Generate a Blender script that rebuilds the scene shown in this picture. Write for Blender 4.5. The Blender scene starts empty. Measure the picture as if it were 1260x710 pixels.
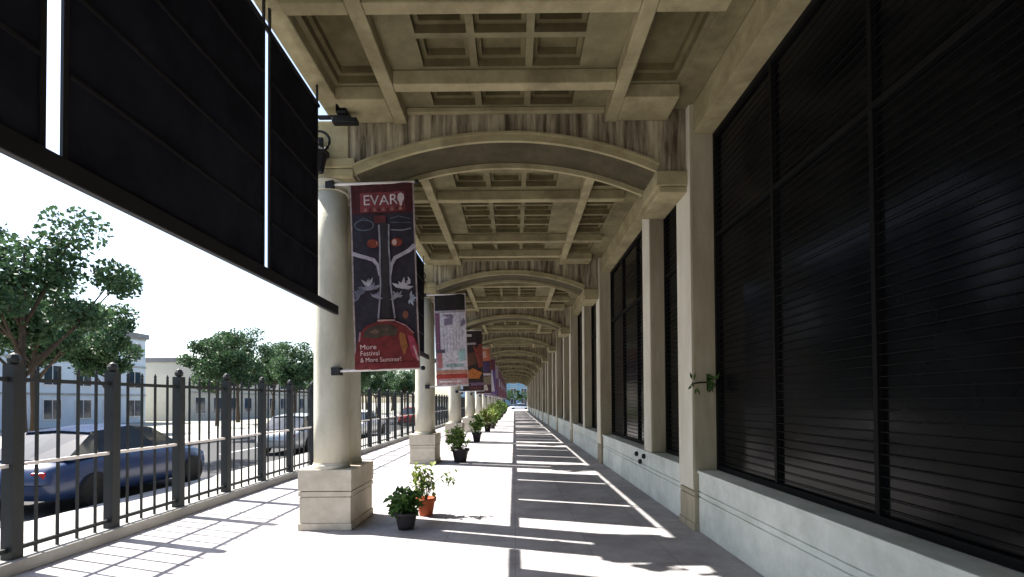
import bpy, math, random
from mathutils import Vector, Matrix

sc = bpy.context.scene
col = sc.collection
R = math.radians

# ------------------------------------------------------------------ camera
cam_d = bpy.data.cameras.new('camera')
cam = bpy.data.objects.new('camera', cam_d)
col.objects.link(cam)
sc.camera = cam
cam_d.sensor_width = 36.0
cam_d.lens = 600 / 1260 * 36.0
cam_d.shift_y = (483.83 - 355) / 1260
cam_d.clip_start = 0.05
cam_d.clip_end = 4000
cam.matrix_world = (Matrix.Translation((0, 0, 1.6)) @ Matrix.Rotation(0.005, 4, 'Z')
                    @ Matrix.Rotation(math.pi / 2 + 0.017, 4, 'X') @ Matrix.Rotation(-0.006, 4, 'Z'))
sc.render.resolution_x, sc.render.resolution_y = 1024, 577

# ------------------------------------------------------------------ light
sun_vec = Vector((1.0, -0.33, -1.25)).normalized()      # direction the light travels
sun_el = math.asin(-sun_vec.z)
sun_az = math.atan2(-sun_vec.x, -sun_vec.y)             # from +Y towards +X
w = bpy.data.worlds.new('World'); sc.world = w; w.use_nodes = True
nt = w.node_tree; nt.nodes.clear()
sky = nt.nodes.new('ShaderNodeTexSky'); sky.sky_type = 'NISHITA'; sky.sun_disc = False
sky.sun_elevation = sun_el; sky.sun_rotation = sun_az
sky.air_density = 1.0; sky.dust_density = 1.5; sky.ozone_density = 1.0
bg = nt.nodes.new('ShaderNodeBackground'); bg.inputs['Strength'].default_value = 0.095
wo = nt.nodes.new('ShaderNodeOutputWorld')
nt.links.new(sky.outputs[0], bg.inputs[0]); nt.links.new(bg.outputs[0], wo.inputs[0])
sd = bpy.data.lights.new('sun', 'SUN'); sd.energy = 5.0; sd.angle = R(0.5); sd.color = (1.0, 0.95, 0.87)
sun = bpy.data.objects.new('sun', sd); col.objects.link(sun)
sun.rotation_euler = sun_vec.to_track_quat('-Z', 'Y').to_euler()
sun.location = (-30, 20, 40)
sc.view_settings.view_transform = 'Standard'; sc.view_settings.look = 'None'
sc.view_settings.exposure = 1.75; sc.view_settings.gamma = 1.0
sc.render.engine = 'CYCLES'
sc.cycles.max_bounces = 10; sc.cycles.diffuse_bounces = 6

# ------------------------------------------------------------------ helpers
class MB:
    def __init__(s): s.v = []; s.f = []; s.m = []
    def face(s, pts, mi=0):
        n = len(s.v); s.v += [tuple(p) for p in pts]; s.f.append(list(range(n, n + len(pts)))); s.m.append(mi)
    def box(s, x0, x1, y0, y1, z0, z1, mi=0):
        n = len(s.v)
        s.v += [(x0, y0, z0), (x1, y0, z0), (x1, y1, z0), (x0, y1, z0), (x0, y0, z1), (x1, y0, z1), (x1, y1, z1), (x0, y1, z1)]
        for q in ((0, 3, 2, 1), (4, 5, 6, 7), (0, 1, 5, 4), (1, 2, 6, 5), (2, 3, 7, 6), (3, 0, 4, 7)):
            s.f.append([n + i for i in q]); s.m.append(mi)
        return s
    def grid(s, rows, closed=False, cap=False, mi=0):
        n = len(s.v); k = len(rows[0])
        for r in rows: s.v += [tuple(p) for p in r]
        for i in range(len(rows) - 1):
            for j in range(k if closed else k - 1):
                a = n + i * k + j; b = n + i * k + (j + 1) % k
                s.f.append([a, b, b + k, a + k]); s.m.append(mi)
        if cap:
            s.f.append([n + j for j in range(k)][::-1]); s.m.append(mi)
            s.f.append([n + (len(rows) - 1) * k + j for j in range(k)]); s.m.append(mi)
        return s
    def lathe(s, prof, c=(0, 0, 0), n=24, cap=True):
        rows = [[(c[0] + r * math.cos(2 * math.pi * j / n), c[1] + r * math.sin(2 * math.pi * j / n), c[2] + z)
                 for j in range(n)] for r, z in prof]
        return s.grid(rows, True, cap)
    def tube(s, pts, rad, n=8):
        pts = [Vector(p) for p in pts]; rows = []
        rads = rad if isinstance(rad, (list, tuple)) else [rad] * len(pts)
        for i, p in enumerate(pts):
            d = (pts[min(i + 1, len(pts) - 1)] - pts[max(i - 1, 0)]).normalized()
            up = Vector((0, 0, 1)) if abs(d.z) < .9 else Vector((1, 0, 0))
            a = d.cross(up).normalized(); b = a.cross(d)
            rows.append([p + (a * math.cos(2 * math.pi * j / n) + b * math.sin(2 * math.pi * j / n)) * rads[i] for j in range(n)])
        return s.grid(rows, True, True)
    def prism(s, poly, axis, a, b, mi=0):
        """polygon of 2-tuples extruded along axis ('y': poly is x,z ; 'x': poly is y,z)"""
        def P(p, t): return (p[0], t, p[1]) if axis == 'y' else (t, p[0], p[1])
        n = len(s.v); k = len(poly)
        s.v += [P(p, a) for p in poly] + [P(p, b) for p in poly]
        s.f.append(list(range(n, n + k))); s.f.append(list(range(n + k, n + 2 * k))[::-1]); s.m += [mi, mi]
        for j in range(k):
            s.f.append([n + j, n + k + j, n + k + (j + 1) % k, n + (j + 1) % k]); s.m.append(mi)
        return s
    def mesh(s, name, mats, smooth=False):
        me = bpy.data.meshes.new(name); me.from_pydata(s.v, [], s.f)
        for m in (mats if isinstance(mats, (list, tuple)) else [mats]): me.materials.append(m)
        me.polygons.foreach_set('material_index', s.m)
        if smooth: me.polygons.foreach_set('use_smooth', [True] * len(s.f))
        me.update(); return me
    def build(s, name, mats, parent=None, smooth=False, bevel=0, stuff=False, loc=None, label=None):
        return put(name, s.mesh(name, mats, smooth), parent, bevel, stuff, loc, label)

def put(name, me, parent=None, bevel=0, stuff=False, loc=None, label=None):
    o = bpy.data.objects.new(name, me); col.objects.link(o)
    if parent is not None: o.parent = parent
    if loc is not None: o.location = loc
    if bevel:
        b = o.modifiers.new('bevel', 'BEVEL'); b.width = bevel; b.segments = 2; b.limit_method = 'ANGLE'; b.angle_limit = R(40)
    if stuff: o['kind'] = 'stuff'
    if label: o['label'] = label
    return o
def fixnormals(o):
    import bmesh
    bm = bmesh.new(); bm.from_mesh(o.data); bmesh.ops.recalc_face_normals(bm, faces=bm.faces); bm.to_mesh(o.data); bm.free(); return o
def tag(o, label, cat, group=None):
    o['label'] = label; o['category'] = cat
    if group: o['group'] = group
    return o
def thing(name, label, cat, loc=(0, 0, 0), rz=0, group=None):
    o = bpy.data.objects.new(name, None); col.objects.link(o); o.location = loc; o.rotation_euler = (0, 0, rz)
    o.empty_display_size = .1
    return tag(o, label, cat, group)
def struct(o): o['kind'] = 'structure'; return o
KIDS = {}
def copy_tree(o, parent=None):
    c = o.copy(); col.objects.link(c)
    if parent is not None: c.parent = parent
    for ch in [x for x in o.children]: copy_tree(ch, c)
    return c
ORD = ['nearest', 'second', 'third', 'fourth', 'fifth', 'sixth', 'seventh', 'eighth', 'ninth', 'tenth', 'eleventh', 'twelfth', 'thirteenth', 'fourteenth']

# ------------------------------------------------------------------ materials
def mat(name, c1, c2=None, scale=3.0, rough=.85, bump=.15, detail=8, stretch=(1, 1, 1), dirt=None, dirt_amt=.4, metal=0, spec=.3, bscale=None, trans=0):
    m = bpy.data.materials.new(name); m.use_nodes = True; t = m.node_tree; n = t.nodes; L = t.links
    b = n['Principled BSDF']; b.inputs['Roughness'].default_value = rough; b.inputs['Metallic'].default_value = metal
    b.inputs['Specular IOR Level'].default_value = spec
    if c2 is None: c2 = tuple(x * .8 for x in c1)
    g = n.new('ShaderNodeNewGeometry'); mp = n.new('ShaderNodeMapping'); mp.inputs['Scale'].default_value = stretch
    L.new(g.outputs['Position'], mp.inputs['Vector'])
    no = n.new('ShaderNodeTexNoise'); no.inputs['Scale'].default_value = scale; no.inputs['Detail'].default_value = detail; no.inputs['Roughness'].default_value = .65
    L.new(mp.outputs[0], no.inputs['Vector'])
    cr = n.new('ShaderNodeValToRGB'); cr.color_ramp.elements[0].position = .35; cr.color_ramp.elements[1].position = .65
    cr.color_ramp.elements[0].color = (*c2, 1); cr.color_ramp.elements[1].color = (*c1, 1)
    L.new(no.outputs[0], cr.inputs[0]); out = cr.outputs[0]
    if dirt:
        n2 = n.new('ShaderNodeTexNoise'); n2.inputs['Scale'].default_value = scale * .35; n2.inputs['Detail'].default_value = 10; n2.inputs['Roughness'].default_value = .7
        L.new(mp.outputs[0], n2.inputs['Vector'])
        r2 = n.new('ShaderNodeValToRGB'); r2.color_ramp.elements[0].position = .48; r2.color_ramp.elements[1].position = .68
        r2.color_ramp.elements[1].color = (dirt_amt,) * 3 + (1,)
        L.new(n2.outputs[0], r2.inputs[0])
        mx = n.new('ShaderNodeMixRGB'); mx.inputs[2].default_value = (*dirt, 1)
        L.new(r2.outputs[0], mx.inputs[0]); L.new(out, mx.inputs[1]); out = mx.outputs[0]
    L.new(out, b.inputs['Base Color'])
    if bump:
        n3 = n.new('ShaderNodeTexNoise'); n3.inputs['Scale'].default_value = bscale or scale * 12; n3.inputs['Detail'].default_value = 6
        L.new(g.outputs['Position'], n3.inputs['Vector'])
        bp = n.new('ShaderNodeBump'); bp.inputs['Strength'].default_value = bump; bp.inputs['Distance'].default_value = .02
        L.new(n3.outputs[0], bp.inputs['Height']); L.new(bp.outputs[0], b.inputs['Normal'])
    return m

M = {}
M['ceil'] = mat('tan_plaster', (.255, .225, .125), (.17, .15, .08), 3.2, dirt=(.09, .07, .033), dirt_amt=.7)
M['ceilrecess'] = mat('shade_dark_recess_plaster', (.21, .18, .092), (.135, .114, .056), 3, dirt=(.06, .045, .02), dirt_amt=.5)  # darker than the ceiling plaster: recess shade put into the colour
M['rib'] = mat('pale_tan_plaster', (.43, .38, .225), (.31, .265, .15), 3.6, dirt=(.14, .11, .06), dirt_amt=.65)
M['soffit'] = mat('shade_dark_arch_soffit', (.085, .072, .038), (.055, .046, .024), 4, dirt=(.035, .028, .015), dirt_amt=.6)  # shade under the arch painted in as a darker brown
M['spandrel'] = mat('stained_plaster', (.55, .48, .34), (.075, .058, .034), 11, stretch=(1, 1, .09), dirt=(.06, .046, .028), dirt_amt=.85, detail=6)
M['stone'] = mat('beige_cast_stone', (.58, .555, .46), (.44, .42, .34), 2.5, dirt=(.26, .24, .18), dirt_amt=.6, stretch=(1, 1, .4))
M['pier'] = mat('weathered_pier_stone', (.50, .45, .33), (.35, .305, .21), 2.2, dirt=(.20, .16, .10), dirt_amt=.5, stretch=(1.5, 1.5, .25))
M['ped'] = mat('pale_pedestal_stone', (.60, .55, .45), (.48, .43, .34), 4, dirt=(.30, .24, .17), dirt_amt=.4)
M['lit_face'] = mat('lit_face_cream', (.80, .77, .66), (.68, .64, .52), 3.0, dirt=(.42, .38, .28), dirt_amt=.35, stretch=(1, 1, .3))  # pale tone stands in for light bounced onto the walkway faces
M['lowwall'] = mat('pale_green_white_stone', (.80, .83, .77), (.66, .70, .63), 3.5, dirt=(.36, .40, .35), dirt_amt=.5)
M['black'] = mat('black_iron', (.012, .012, .014), None, 6, rough=.5, bump=.05)
M['iron'] = mat('dark_fence_iron', (.018, .022, .024), None, 6, rough=.55, bump=.05)
M['fabric'] = mat('navy_black_shade_fabric', (.020, .021, .030), (.009, .009, .014), 2.5, rough=.95, bump=.3, bscale=180, spec=.1)
M['darkpot'] = mat('dark_plastic_pot', (.03, .026, .028), None, 8, rough=.5)
M['terra'] = mat('terracotta', (.42, .10, .035), (.32, .07, .025), 8, rough=.8)
M['soil'] = mat('potting_soil', (.03, .02, .012), None, 30, rough=1)
M['bark'] = mat('bark', (.09, .065, .045), (.05, .035, .025), 14, rough=.95, bump=.6, stretch=(1, 1, .3))
M['white'] = mat('white_painted_metal', (.75, .70, .68), None, 8, rough=.5, bump=.03)
M['asphalt'] = mat('asphalt', (.06, .06, .062), (.045, .045, .047), 1.5, rough=.9, bump=.4, bscale=60)
M['walk'] = mat('pale_sidewalk', (.42, .41, .39), (.30, .29, .27), 1.2, dirt=(.2, .19, .17), dirt_amt=.5)
M['ground'] = mat('distant_ground', (.36, .35, .31), (.26, .26, .21), .15)
M['paint'] = mat('road_paint', (.72, .72, .70), None, 4)
M['glassdark'] = mat('dark_window_glass', (.006, .007, .008), (.003, .003, .004), 2, rough=.16, bump=0, spec=.10)
M['frame'] = mat('black_window_frame', (.008, .008, .008), None, 8, rough=.6, bump=.02, spec=.1)
M['bwall'] = mat('pale_blue_render', (.62, .68, .74), (.56, .62, .69), .5, dirt=(.35, .4, .45), dirt_amt=.3)
M['bblue'] = mat('blue_render', (.16, .30, .42), (.12, .24, .36), .5)
M['bwall2'] = mat('cream_render', (.60, .56, .48), (.52, .48, .40), .5)
M['bglass'] = mat('blue_window_glass', (.03, .05, .07), (.02, .03, .05), 1, rough=.06, bump=0, spec=.6)
M['roof'] = mat('grey_roof', (.25, .24, .24), None, 2)
M['tyre'] = mat('tyre_rubber', (.02, .02, .02), None, 10, rough=.9)
M['chrome'] = mat('wheel_metal', (.5, .5, .5), None, 10, rough=.3, metal=1, bump=0)
M['lampglass'] = mat('milky_lamp_glass', (.62, .66, .60), None, 10, rough=.25, bump=0, spec=.5)
M['headlamp'] = mat('headlamp_glass', (.7, .72, .75), None, 10, rough=.1, bump=0, spec=.6)
M['tail'] = mat('red_tail_glass', (.4, .01, .01), None, 10, rough=.2, bump=0, spec=.5)

def paving():
    m = bpy.data.materials.new('pale_paving'); m.use_nodes = True; t = m.node_tree; n = t.nodes; L = t.links; b = n['Principled BSDF']
    b.inputs['Roughness'].default_value = .8; b.inputs['Specular IOR Level'].default_value = .25
    g = n.new('ShaderNodeNewGeometry')
    br = n.new('ShaderNodeTexBrick'); br.offset = 0; br.inputs['Scale'].default_value = 1
    br.inputs['Brick Width'].default_value = .806; br.inputs['Row Height'].default_value = .806; br.inputs['Mortar Size'].default_value = .006
    br.inputs['Color1'].default_value = (.47, .455, .46, 1); br.inputs['Color2'].default_value = (.43, .415, .42, 1); br.inputs['Mortar'].default_value = (.34, .33, .34, 1)
    L.new(g.outputs['Position'], br.inputs['Vector'])
    no = n.new('ShaderNodeTexNoise'); no.inputs['Scale'].default_value = 1.7; no.inputs['Detail'].default_value = 12; no.inputs['Roughness'].default_value = .7
    L.new(g.outputs['Position'], no.inputs['Vector'])
    cr = n.new('ShaderNodeValToRGB'); cr.color_ramp.elements[0].position = .3; cr.color_ramp.elements[1].position = .7
    cr.color_ramp.elements[0].color = (.55, .53, .54, 1); cr.color_ramp.elements[1].color = (1, 1, 1, 1)
    L.new(no.outputs[0], cr.inputs[0])
    mx = n.new('ShaderNodeMixRGB'); mx.blend_type = 'MULTIPLY'; mx.inputs[0].default_value = 1
    L.new(br.outputs[0], mx.inputs[1]); L.new(cr.outputs[0], mx.inputs[2])
    vo = n.new('ShaderNodeTexVoronoi'); vo.inputs['Scale'].default_value = 2.3; L.new(g.outputs['Position'], vo.inputs['Vector'])
    vr = n.new('ShaderNodeValToRGB'); vr.color_ramp.elements[0].position = .03; vr.color_ramp.elements[1].position = .055
    vr.color_ramp.elements[0].color = (.45, .43, .42, 1); vr.color_ramp.elements[1].color = (1, 1, 1, 1); L.new(vo.outputs['Distance'], vr.inputs[0])
    m2 = n.new('ShaderNodeMixRGB'); m2.blend_type = 'MULTIPLY'; m2.inputs[0].default_value = .8
    L.new(mx.outputs[0], m2.inputs[1]); L.new(vr.outputs[0], m2.inputs[2]); L.new(m2.outputs[0], b.inputs['Base Color'])
    n3 = n.new('ShaderNodeTexNoise'); n3.inputs['Scale'].default_value = 45; L.new(g.outputs['Position'], n3.inputs['Vector'])
    ad = n.new('ShaderNodeMath'); ad.operation = 'SUBTRACT'; L.new(n3.outputs[0], ad.inputs[0]); L.new(br.outputs['Fac'], ad.inputs[1])
    bp = n.new('ShaderNodeBump'); bp.inputs['Strength'].default_value = .25; bp.inputs['Distance'].default_value = .01
    L.new(ad.outputs[0], bp.inputs['Height']); L.new(bp.outputs[0], b.inputs['Normal'])
    return m
M['paving'] = paving()

def leafmat(name, c1, c2):
    m = bpy.data.materials.new(name); m.use_nodes = True; t = m.node_tree; n = t.nodes; L = t.links; b = n['Principled BSDF']
    b.inputs['Roughness'].default_value = .55; b.inputs['Specular IOR Level'].default_value = .3
    g = n.new('ShaderNodeNewGeometry'); no = n.new('ShaderNodeTexNoise'); no.inputs['Scale'].default_value = 9
    L.new(g.outputs['Position'], no.inputs['Vector'])
    cr = n.new('ShaderNodeValToRGB'); cr.color_ramp.elements[0].position = .35; cr.color_ramp.elements[1].position = .65
    cr.color_ramp.elements[0].color = (*c2, 1); cr.color_ramp.elements[1].color = (*c1, 1)
    L.new(no.outputs[0], cr.inputs[0]); L.new(cr.outputs[0], b.inputs['Base Color'])
    tr = n.new('ShaderNodeBsdfTranslucent'); L.new(cr.outputs[0], tr.inputs[0]); mx = n.new('ShaderNodeMixShader'); mx.inputs[0].default_value = .3
    L.new(b.outputs[0], mx.inputs[1]); L.new(tr.outputs[0], mx.inputs[2]); L.new(mx.outputs[0], n['Material Output'].inputs[0])
    return m
M['leaf_dark'] = leafmat('dark_green_leaf', (.09, .19, .045), (.04, .08, .02))
M['leaf_mid'] = leafmat('mid_green_leaf', (.20, .31, .08), (.10, .17, .04))
M['leaf_yellow'] = leafmat('yellow_green_leaf', (.34, .38, .10), (.18, .24, .06))
M['leaf_tree'] = leafmat('tree_leaf', (.07, .13, .05), (.03, .065, .03))

CLOTH = {}
def cloth(c):
    k = tuple(round(x, 3) for x in c)
    if k in CLOTH: return CLOTH[k]
    m = bpy.data.materials.new('banner_print'); m.use_nodes = True; n = m.node_tree.nodes; L = m.node_tree.links; b = n['Principled BSDF']
    g = n.new('ShaderNodeNewGeometry'); no = n.new('ShaderNodeTexNoise'); no.inputs['Scale'].default_value = 14; no.inputs['Detail'].default_value = 8
    L.new(g.outputs['Position'], no.inputs['Vector'])
    cr = n.new('ShaderNodeValToRGB'); cr.color_ramp.elements[0].position = .3; cr.color_ramp.elements[1].position = .7
    cr.color_ramp.elements[0].color = (*[x * .62 for x in c], 1); cr.color_ramp.elements[1].color = (*[min(1, x * 1.15) for x in c], 1)
    L.new(no.outputs[0], cr.inputs[0]); L.new(cr.outputs[0], b.inputs['Base Color']); b.inputs['Roughness'].default_value = .8
    tr = n.new('ShaderNodeBsdfTranslucent'); L.new(cr.outputs[0], tr.inputs[0]); mx = n.new('ShaderNodeMixShader'); mx.inputs[0].default_value = .35
    L.new(b.outputs[0], mx.inputs[1]); L.new(tr.outputs[0], mx.inputs[2]); L.new(mx.outputs[0], n['Material Output'].inputs[0])
    CLOTH[k] = m; return m

# ------------------------------------------------------------------ key dimensions (metres)
B = 6.447                     # bay length
Y1 = 6.574                    # first column line in front of the camera
K0, K1 = -2, 12               # column lines built
XC = -2.38
H_PED = .76
H_CEIL, H_RIB = 5.30, 5.13
YA, YB = Y1 + K0 * B - .6, Y1 + K1 * B + .6

# ------------------------------------------------------------------ ground, terrace, road
struct(MB().box(-900, 900, -400, 1500, -1.2, -.30).build('ground', M['ground']))
struct(MB().box(-5.1, 2.6, YA - 6, YB + 30, -.28, 0).build('terrace', M['paving']))
struct(MB().box(-7.3, -5.104, -60, 170, -.29, -.15).build('sidewalk', M['walk'], bevel=.01))
road = struct(MB().box(-14.5, -7.304, -80, 190, -.299, -.285).build('road', M['asphalt']))
for i in range(40):
    MB().box(-10.95, -10.83, -60 + i * 6, -57 + i * 6, -.2845, -.281).build('lane_mark', M['paint'], road)
struct(MB().box(-18.5, -14.504, -80, 190, -.29, -.15).build('far_sidewalk', M['walk'], bevel=.01))

# ------------------------------------------------------------------ ceiling
def coffer_mesh(wx, wy, name='coffer'):
    m = MB(); s = .05; d1 = .09; d2 = .17
    def ring(i, z): return [(i, i, z), (wx - i, i, z), (wx - i, wy - i, z), (i, wy - i, z)]
    m.grid([ring(0, 0), ring(0, d1), ring(s, d1), ring(s, d2)], True)
    m.face(ring(s, d2))
    return m
xa, xb = -.99, .81
CX = [(-.98 + .60 * i, -.98 + .60 * i + .52) for i in range(3)]
ROWS = [(.62, 1.12), (1.26, 1.76), (2.10, 2.53), (2.60, 3.03), (3.10, 3.53), (3.60, 4.04), (4.30, 4.70), (4.77, 5.19), (5.45, 5.89)]
CELLS = [(x0, x1, y0, y1) for x0, x1 in CX for y0, y1 in ROWS]
for x0, x1 in ((-2.02, -1.54), (1.37, 1.89)):
    CELLS += [(x0, x1, y0, y1) for y0, y1 in ROWS[:6]] + [(x0, x1, 4.30, 5.46)]
MESH = {}
def ceiling_bay(i):
    y0 = Y1 + (i - 1) * B
    # plate with openings
    m = MB()
    xs = sorted(set([-2.08, 2.25] + [a for r in CELLS for a in r[:2]])); ys = sorted(set([.098, B - .462] + [a for r in CELLS for a in r[2:]]))
    for j in range(len(ys) - 1):
        for k in range(len(xs) - 1):
            cx_, cy_ = (xs[k] + xs[k + 1]) / 2, (ys[j] + ys[j + 1]) / 2
            if any(a < cx_ < b and c < cy_ < d for a, b, c, d in CELLS): continue
            m.face([(xs[k], ys[j], 0), (xs[k], ys[j + 1], 0), (xs[k + 1], ys[j + 1], 0), (xs[k + 1], ys[j], 0)])
    if 'plate' not in MESH: MESH['plate'] = m.mesh('ceiling', M['ceil'])
    plate = struct(put('ceiling', MESH['plate'], loc=(0, y0, H_CEIL)))
    far = i > 5 or i < 0
    joined = MB()
    for a, b, c, d in CELLS:
        key = ('cof', round(b - a, 3), round(d - c, 3))
        cm = coffer_mesh(b - a, d - c)
        if far:
            n = len(joined.v); joined.v += [(v[0] + a, v[1] + c, v[2]) for v in cm.v]; joined.f += [[n + q for q in f] for f in cm.f]; joined.m += cm.m
        else:
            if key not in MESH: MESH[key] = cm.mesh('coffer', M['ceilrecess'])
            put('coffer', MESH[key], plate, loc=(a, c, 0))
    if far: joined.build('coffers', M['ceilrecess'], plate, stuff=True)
    def part(nm, box, mt='rib', bev=.012):
        if (nm, box) not in MESH: MESH[(nm, box)] = MB().box(*box).mesh(nm, M[mt])
        put(nm, MESH[(nm, box)], plate, bev)
    zr = H_RIB - H_CEIL
    for x0 in (-1.49, 1.16): part('beam', (x0, x0 + .15, .152, 6.0, zr, -.003))
    for yy in (1.90, 4.12, 5.23):
        part('rib', (-1.338, 1.158, yy, yy + .14, zr + .002, -.003))
        if yy < 5: part('rib', (-2.078, -1.492, yy, yy + .14, zr + .002, -.003)); part('rib', (1.312, 1.948, yy, yy + .14, zr + .002, -.003))
    # broad flat bands closing the side strips before the arch
    part('side_band', (-2.078, -1.492, 5.50, 5.98, zr + .004, -.003)); part('side_band', (1.312, 1.948, 5.50, 5.98, zr + .004, -.003))
    part('edge_beam', (1.95, 2.246, .104, 5.98, -.025, -.003), 'ceil')
for i in range(K0 + 1, K1 + 1): ceiling_bay(i)
struct(MB().box(-2.45, 3.2, YA, YB, 5.62, 5.80).build('roof', M['roof']))
struct(MB().box(-2.62, -2.452, YA, YB, 5.66, 5.86).build('roof_edge', M['ceil'], bevel=.02))

# architrave over the columns
ar = thing('architrave', 'long tan stone beam running above the round columns on the open side', 'beam', (0, YA, 0))
m = MB()
for k in range(K0, K1):
    m = MB().box(-2.30, -2.082, Y1 + k * B + .0 - YA, Y1 + (k + 1) * B - .004 - YA, 5.18, 5.618)
    m.box(-2.33, -2.30, Y1 + k * B - YA, Y1 + (k + 1) * B - .004 - YA, 5.32, 5.44)
    m.build('beam_block', M['rib'], ar, bevel=.012)

# ------------------------------------------------------------------ arches
SP0, SP1, CRX, ZC, RISE = -1.99, 1.80, -.095, 4.89, .40
hs = (SP1 - SP0) / 2; RR = (hs * hs + RISE * RISE) / (2 * RISE)
def arc(off=0, n=36, grow=0):
    pts = []
    a0 = math.asin(hs / RR)
    for j in range(n + 1):
        a = -a0 + 2 * a0 * j / n
        pts.append((CRX + (RR + off) * math.sin(a), ZC - RR + (RR + off) * math.cos(a)))
    return pts
def arch_proto():
    t = thing('transverse_arch', '', 'arch', (0, Y1, 0))
    lo = arc(0)
    # main body (soffit below with shade painted in as dark brown, stained spandrel in front)
    def vault(ya, yb, off, top, xl=-2.08, xr=2.20):
        p = arc(off); m = MB()
        z_s = 4.49
        rowsA = [(x, ya, z) for x, z in p]; rowsB = [(x, yb, z) for x, z in p]
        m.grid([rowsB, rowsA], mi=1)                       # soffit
        for yy, fl in ((ya, 0), (yb, 1)):                    # faces
            for j in range(len(p) - 1):
                q = [(p[j][0], yy, p[j][1]), (p[j + 1][0], yy, p[j + 1][1]), (p[j + 1][0], yy, top), (p[j][0], yy, top)]
                m.face(q if not fl else q[::-1])
            for xa_, xb_ in ((xl, p[0][0]), (p[-1][0], xr)):
                q = [(xa_, yy, z_s), (xb_, yy, p[0][1]), (xb_, yy, top), (xa_, yy, top)]
                m.face(q if not fl else q[::-1])
        m.face([(p[-1][0], ya, p[-1][1]), (xr, ya, z_s), (xr, yb, z_s), (p[-1][0], yb, p[-1][1])])
        m.face([(xl, ya, z_s), (p[0][0], ya, p[0][1]), (p[0][0], yb, p[0][1]), (xl, yb, z_s)])
        return m
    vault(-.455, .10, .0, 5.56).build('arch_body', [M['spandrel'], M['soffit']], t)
    def band(o0, o1, ya, yb):
        a, b = arc(o0), arc(o1); m = MB()
        m.grid([[(x, ya, z) for x, z in a], [(x, ya, z) for x, z in b], [(x, yb, z) for x, z in b], [(x, yb, z) for x, z in a], [(x, ya, z) for x, z in a]])
        for j in (0, -1): m.face([(a[j][0], ya, a[j][1]), (b[j][0], ya, b[j][1]), (b[j][0], yb, b[j][1]), (a[j][0], yb, a[j][1])])
        return m
    fixnormals(band(-.012, .072, -.505, -.457).build('moulding', M['rib'], t))
    fixnormals(band(.072, .10, -.525, -.457).build('moulding', M['rib'], t))
    fixnormals(band(-.065, .03, .103, .15).build('moulding', M['rib'], t))
    # top fillet under the ceiling, imposts
    MB().box(-1.335, 1.155, -.52, -.457, 5.235, 5.297).build('fillet', M['rib'], t, bevel=.008)
    MB().box(1.80, 2.184, -.50, .47, 4.30, 4.484).box(1.84, 2.184, -.47, .44, 4.22, 4.296).build('impost', M['rib'], t, bevel=.012)
    MB().box(-2.72, -1.995, -.50, .50, 4.56, 4.68).box(-2.54, -2.084, -.46, .46, 4.684, 5.176).box(-2.69, -2.02, -.48, .48, 4.44, 4.556).build('impost', M['rib'], t, bevel=.012)
    return t
ap = arch_proto()
def olab(k, a, b): return a + ' ' + b
for k in range(K0, K1 + 1):
    t = ap if k == K0 else copy_tree(ap)
    t.location = (0, Y1 + k * B, 0)
    if k < 0: t['label'] = 'curved stone arch over the walkway %s the camera' % ('directly above' if k == -1 else 'well behind')
    elif k == 0: t['label'] = 'nearest broad arch across the walkway with dark stained spandrel'
    else: t['label'] = '%s segmental arch across the walkway counted from the near one' % ORD[k]
    t['group'] = 'arches spanning the walkway'

# ------------------------------------------------------------------ columns
def column_proto():
    t = thing('column_pair', '', 'columns', (XC, Y1, 0))
    wv = .336; d = .477
    m = MB().box(-wv, wv, -d, d, 0, .09).build('base_course', M['ped'], t, bevel=.008)
    MB().box(-wv + .014, wv - .014, -d + .014, d - .014, .091, .415).build('die', M['ped'], t, bevel=.006)
    MB().box(-wv + .004, wv - .004, -d + .004, d - .004, .425, .485).box(-wv + .03, wv - .03, -d + .03, d - .03, .4155, .4245).build('band', M['ped'], t, bevel=.005)
    MB().box(-wv, wv, -d, d, .496, H_PED).box(-wv + .03, wv - .03, -d + .03, d - .03, .4855, .4955).build('cap_block', M['ped'], t, bevel=.01)
    for yy in (-.245, .255):
        s = MB(); r = .215
        s.lathe([(r * 1.0, 0), (r * 1.0, .6), (r * .995, 1.6), (r * .97, 2.8), (r * .94, 3.47)], (0, yy, H_PED + .075), 40)
        sh = s.build('shaft', M['stone'], t, smooth=False)
        for p in sh.data.polygons: p.use_smooth = len(p.vertices) == 4
        b = MB().lathe([(r + .014, 0), (r + .017, .02), (r + .015, .045), (r + .006, .055), (r + .004, .074)], (0, yy, H_PED + .001), 40).build('base_ring', M['stone'], sh)
        for p in b.data.polygons: p.use_smooth = False
        q = r * .94
        MB().lathe([(q + .012, 0), (q + .02, .015), (q + .012, .03), (q + .002, .035), (q + .004, .07), (q + .04, .115), (q + .045, .13)], (0, yy, H_PED + .075 + 3.47), 40).build('capital', M['stone'], sh)
    return t
cp = column_proto()
for k in range(K0, K1 + 1):
    t = cp if k == K0 else copy_tree(cp)
    t.location = (XC, Y1 + k * B, 0)
    t['group'] = 'twin columns on stone pedestals along the open side'
    t['label'] = ('twin round stone columns on a pedestal %s the camera' % ('directly beside' if k == -1 else 'well behind') if k < 0 else
                  'nearest twin round columns on a grooved beige pedestal, behind the large dark banner' if k == 0 else
                  '%s pair of round stone columns on a pedestal counting away from the camera' % ORD[k])

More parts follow.
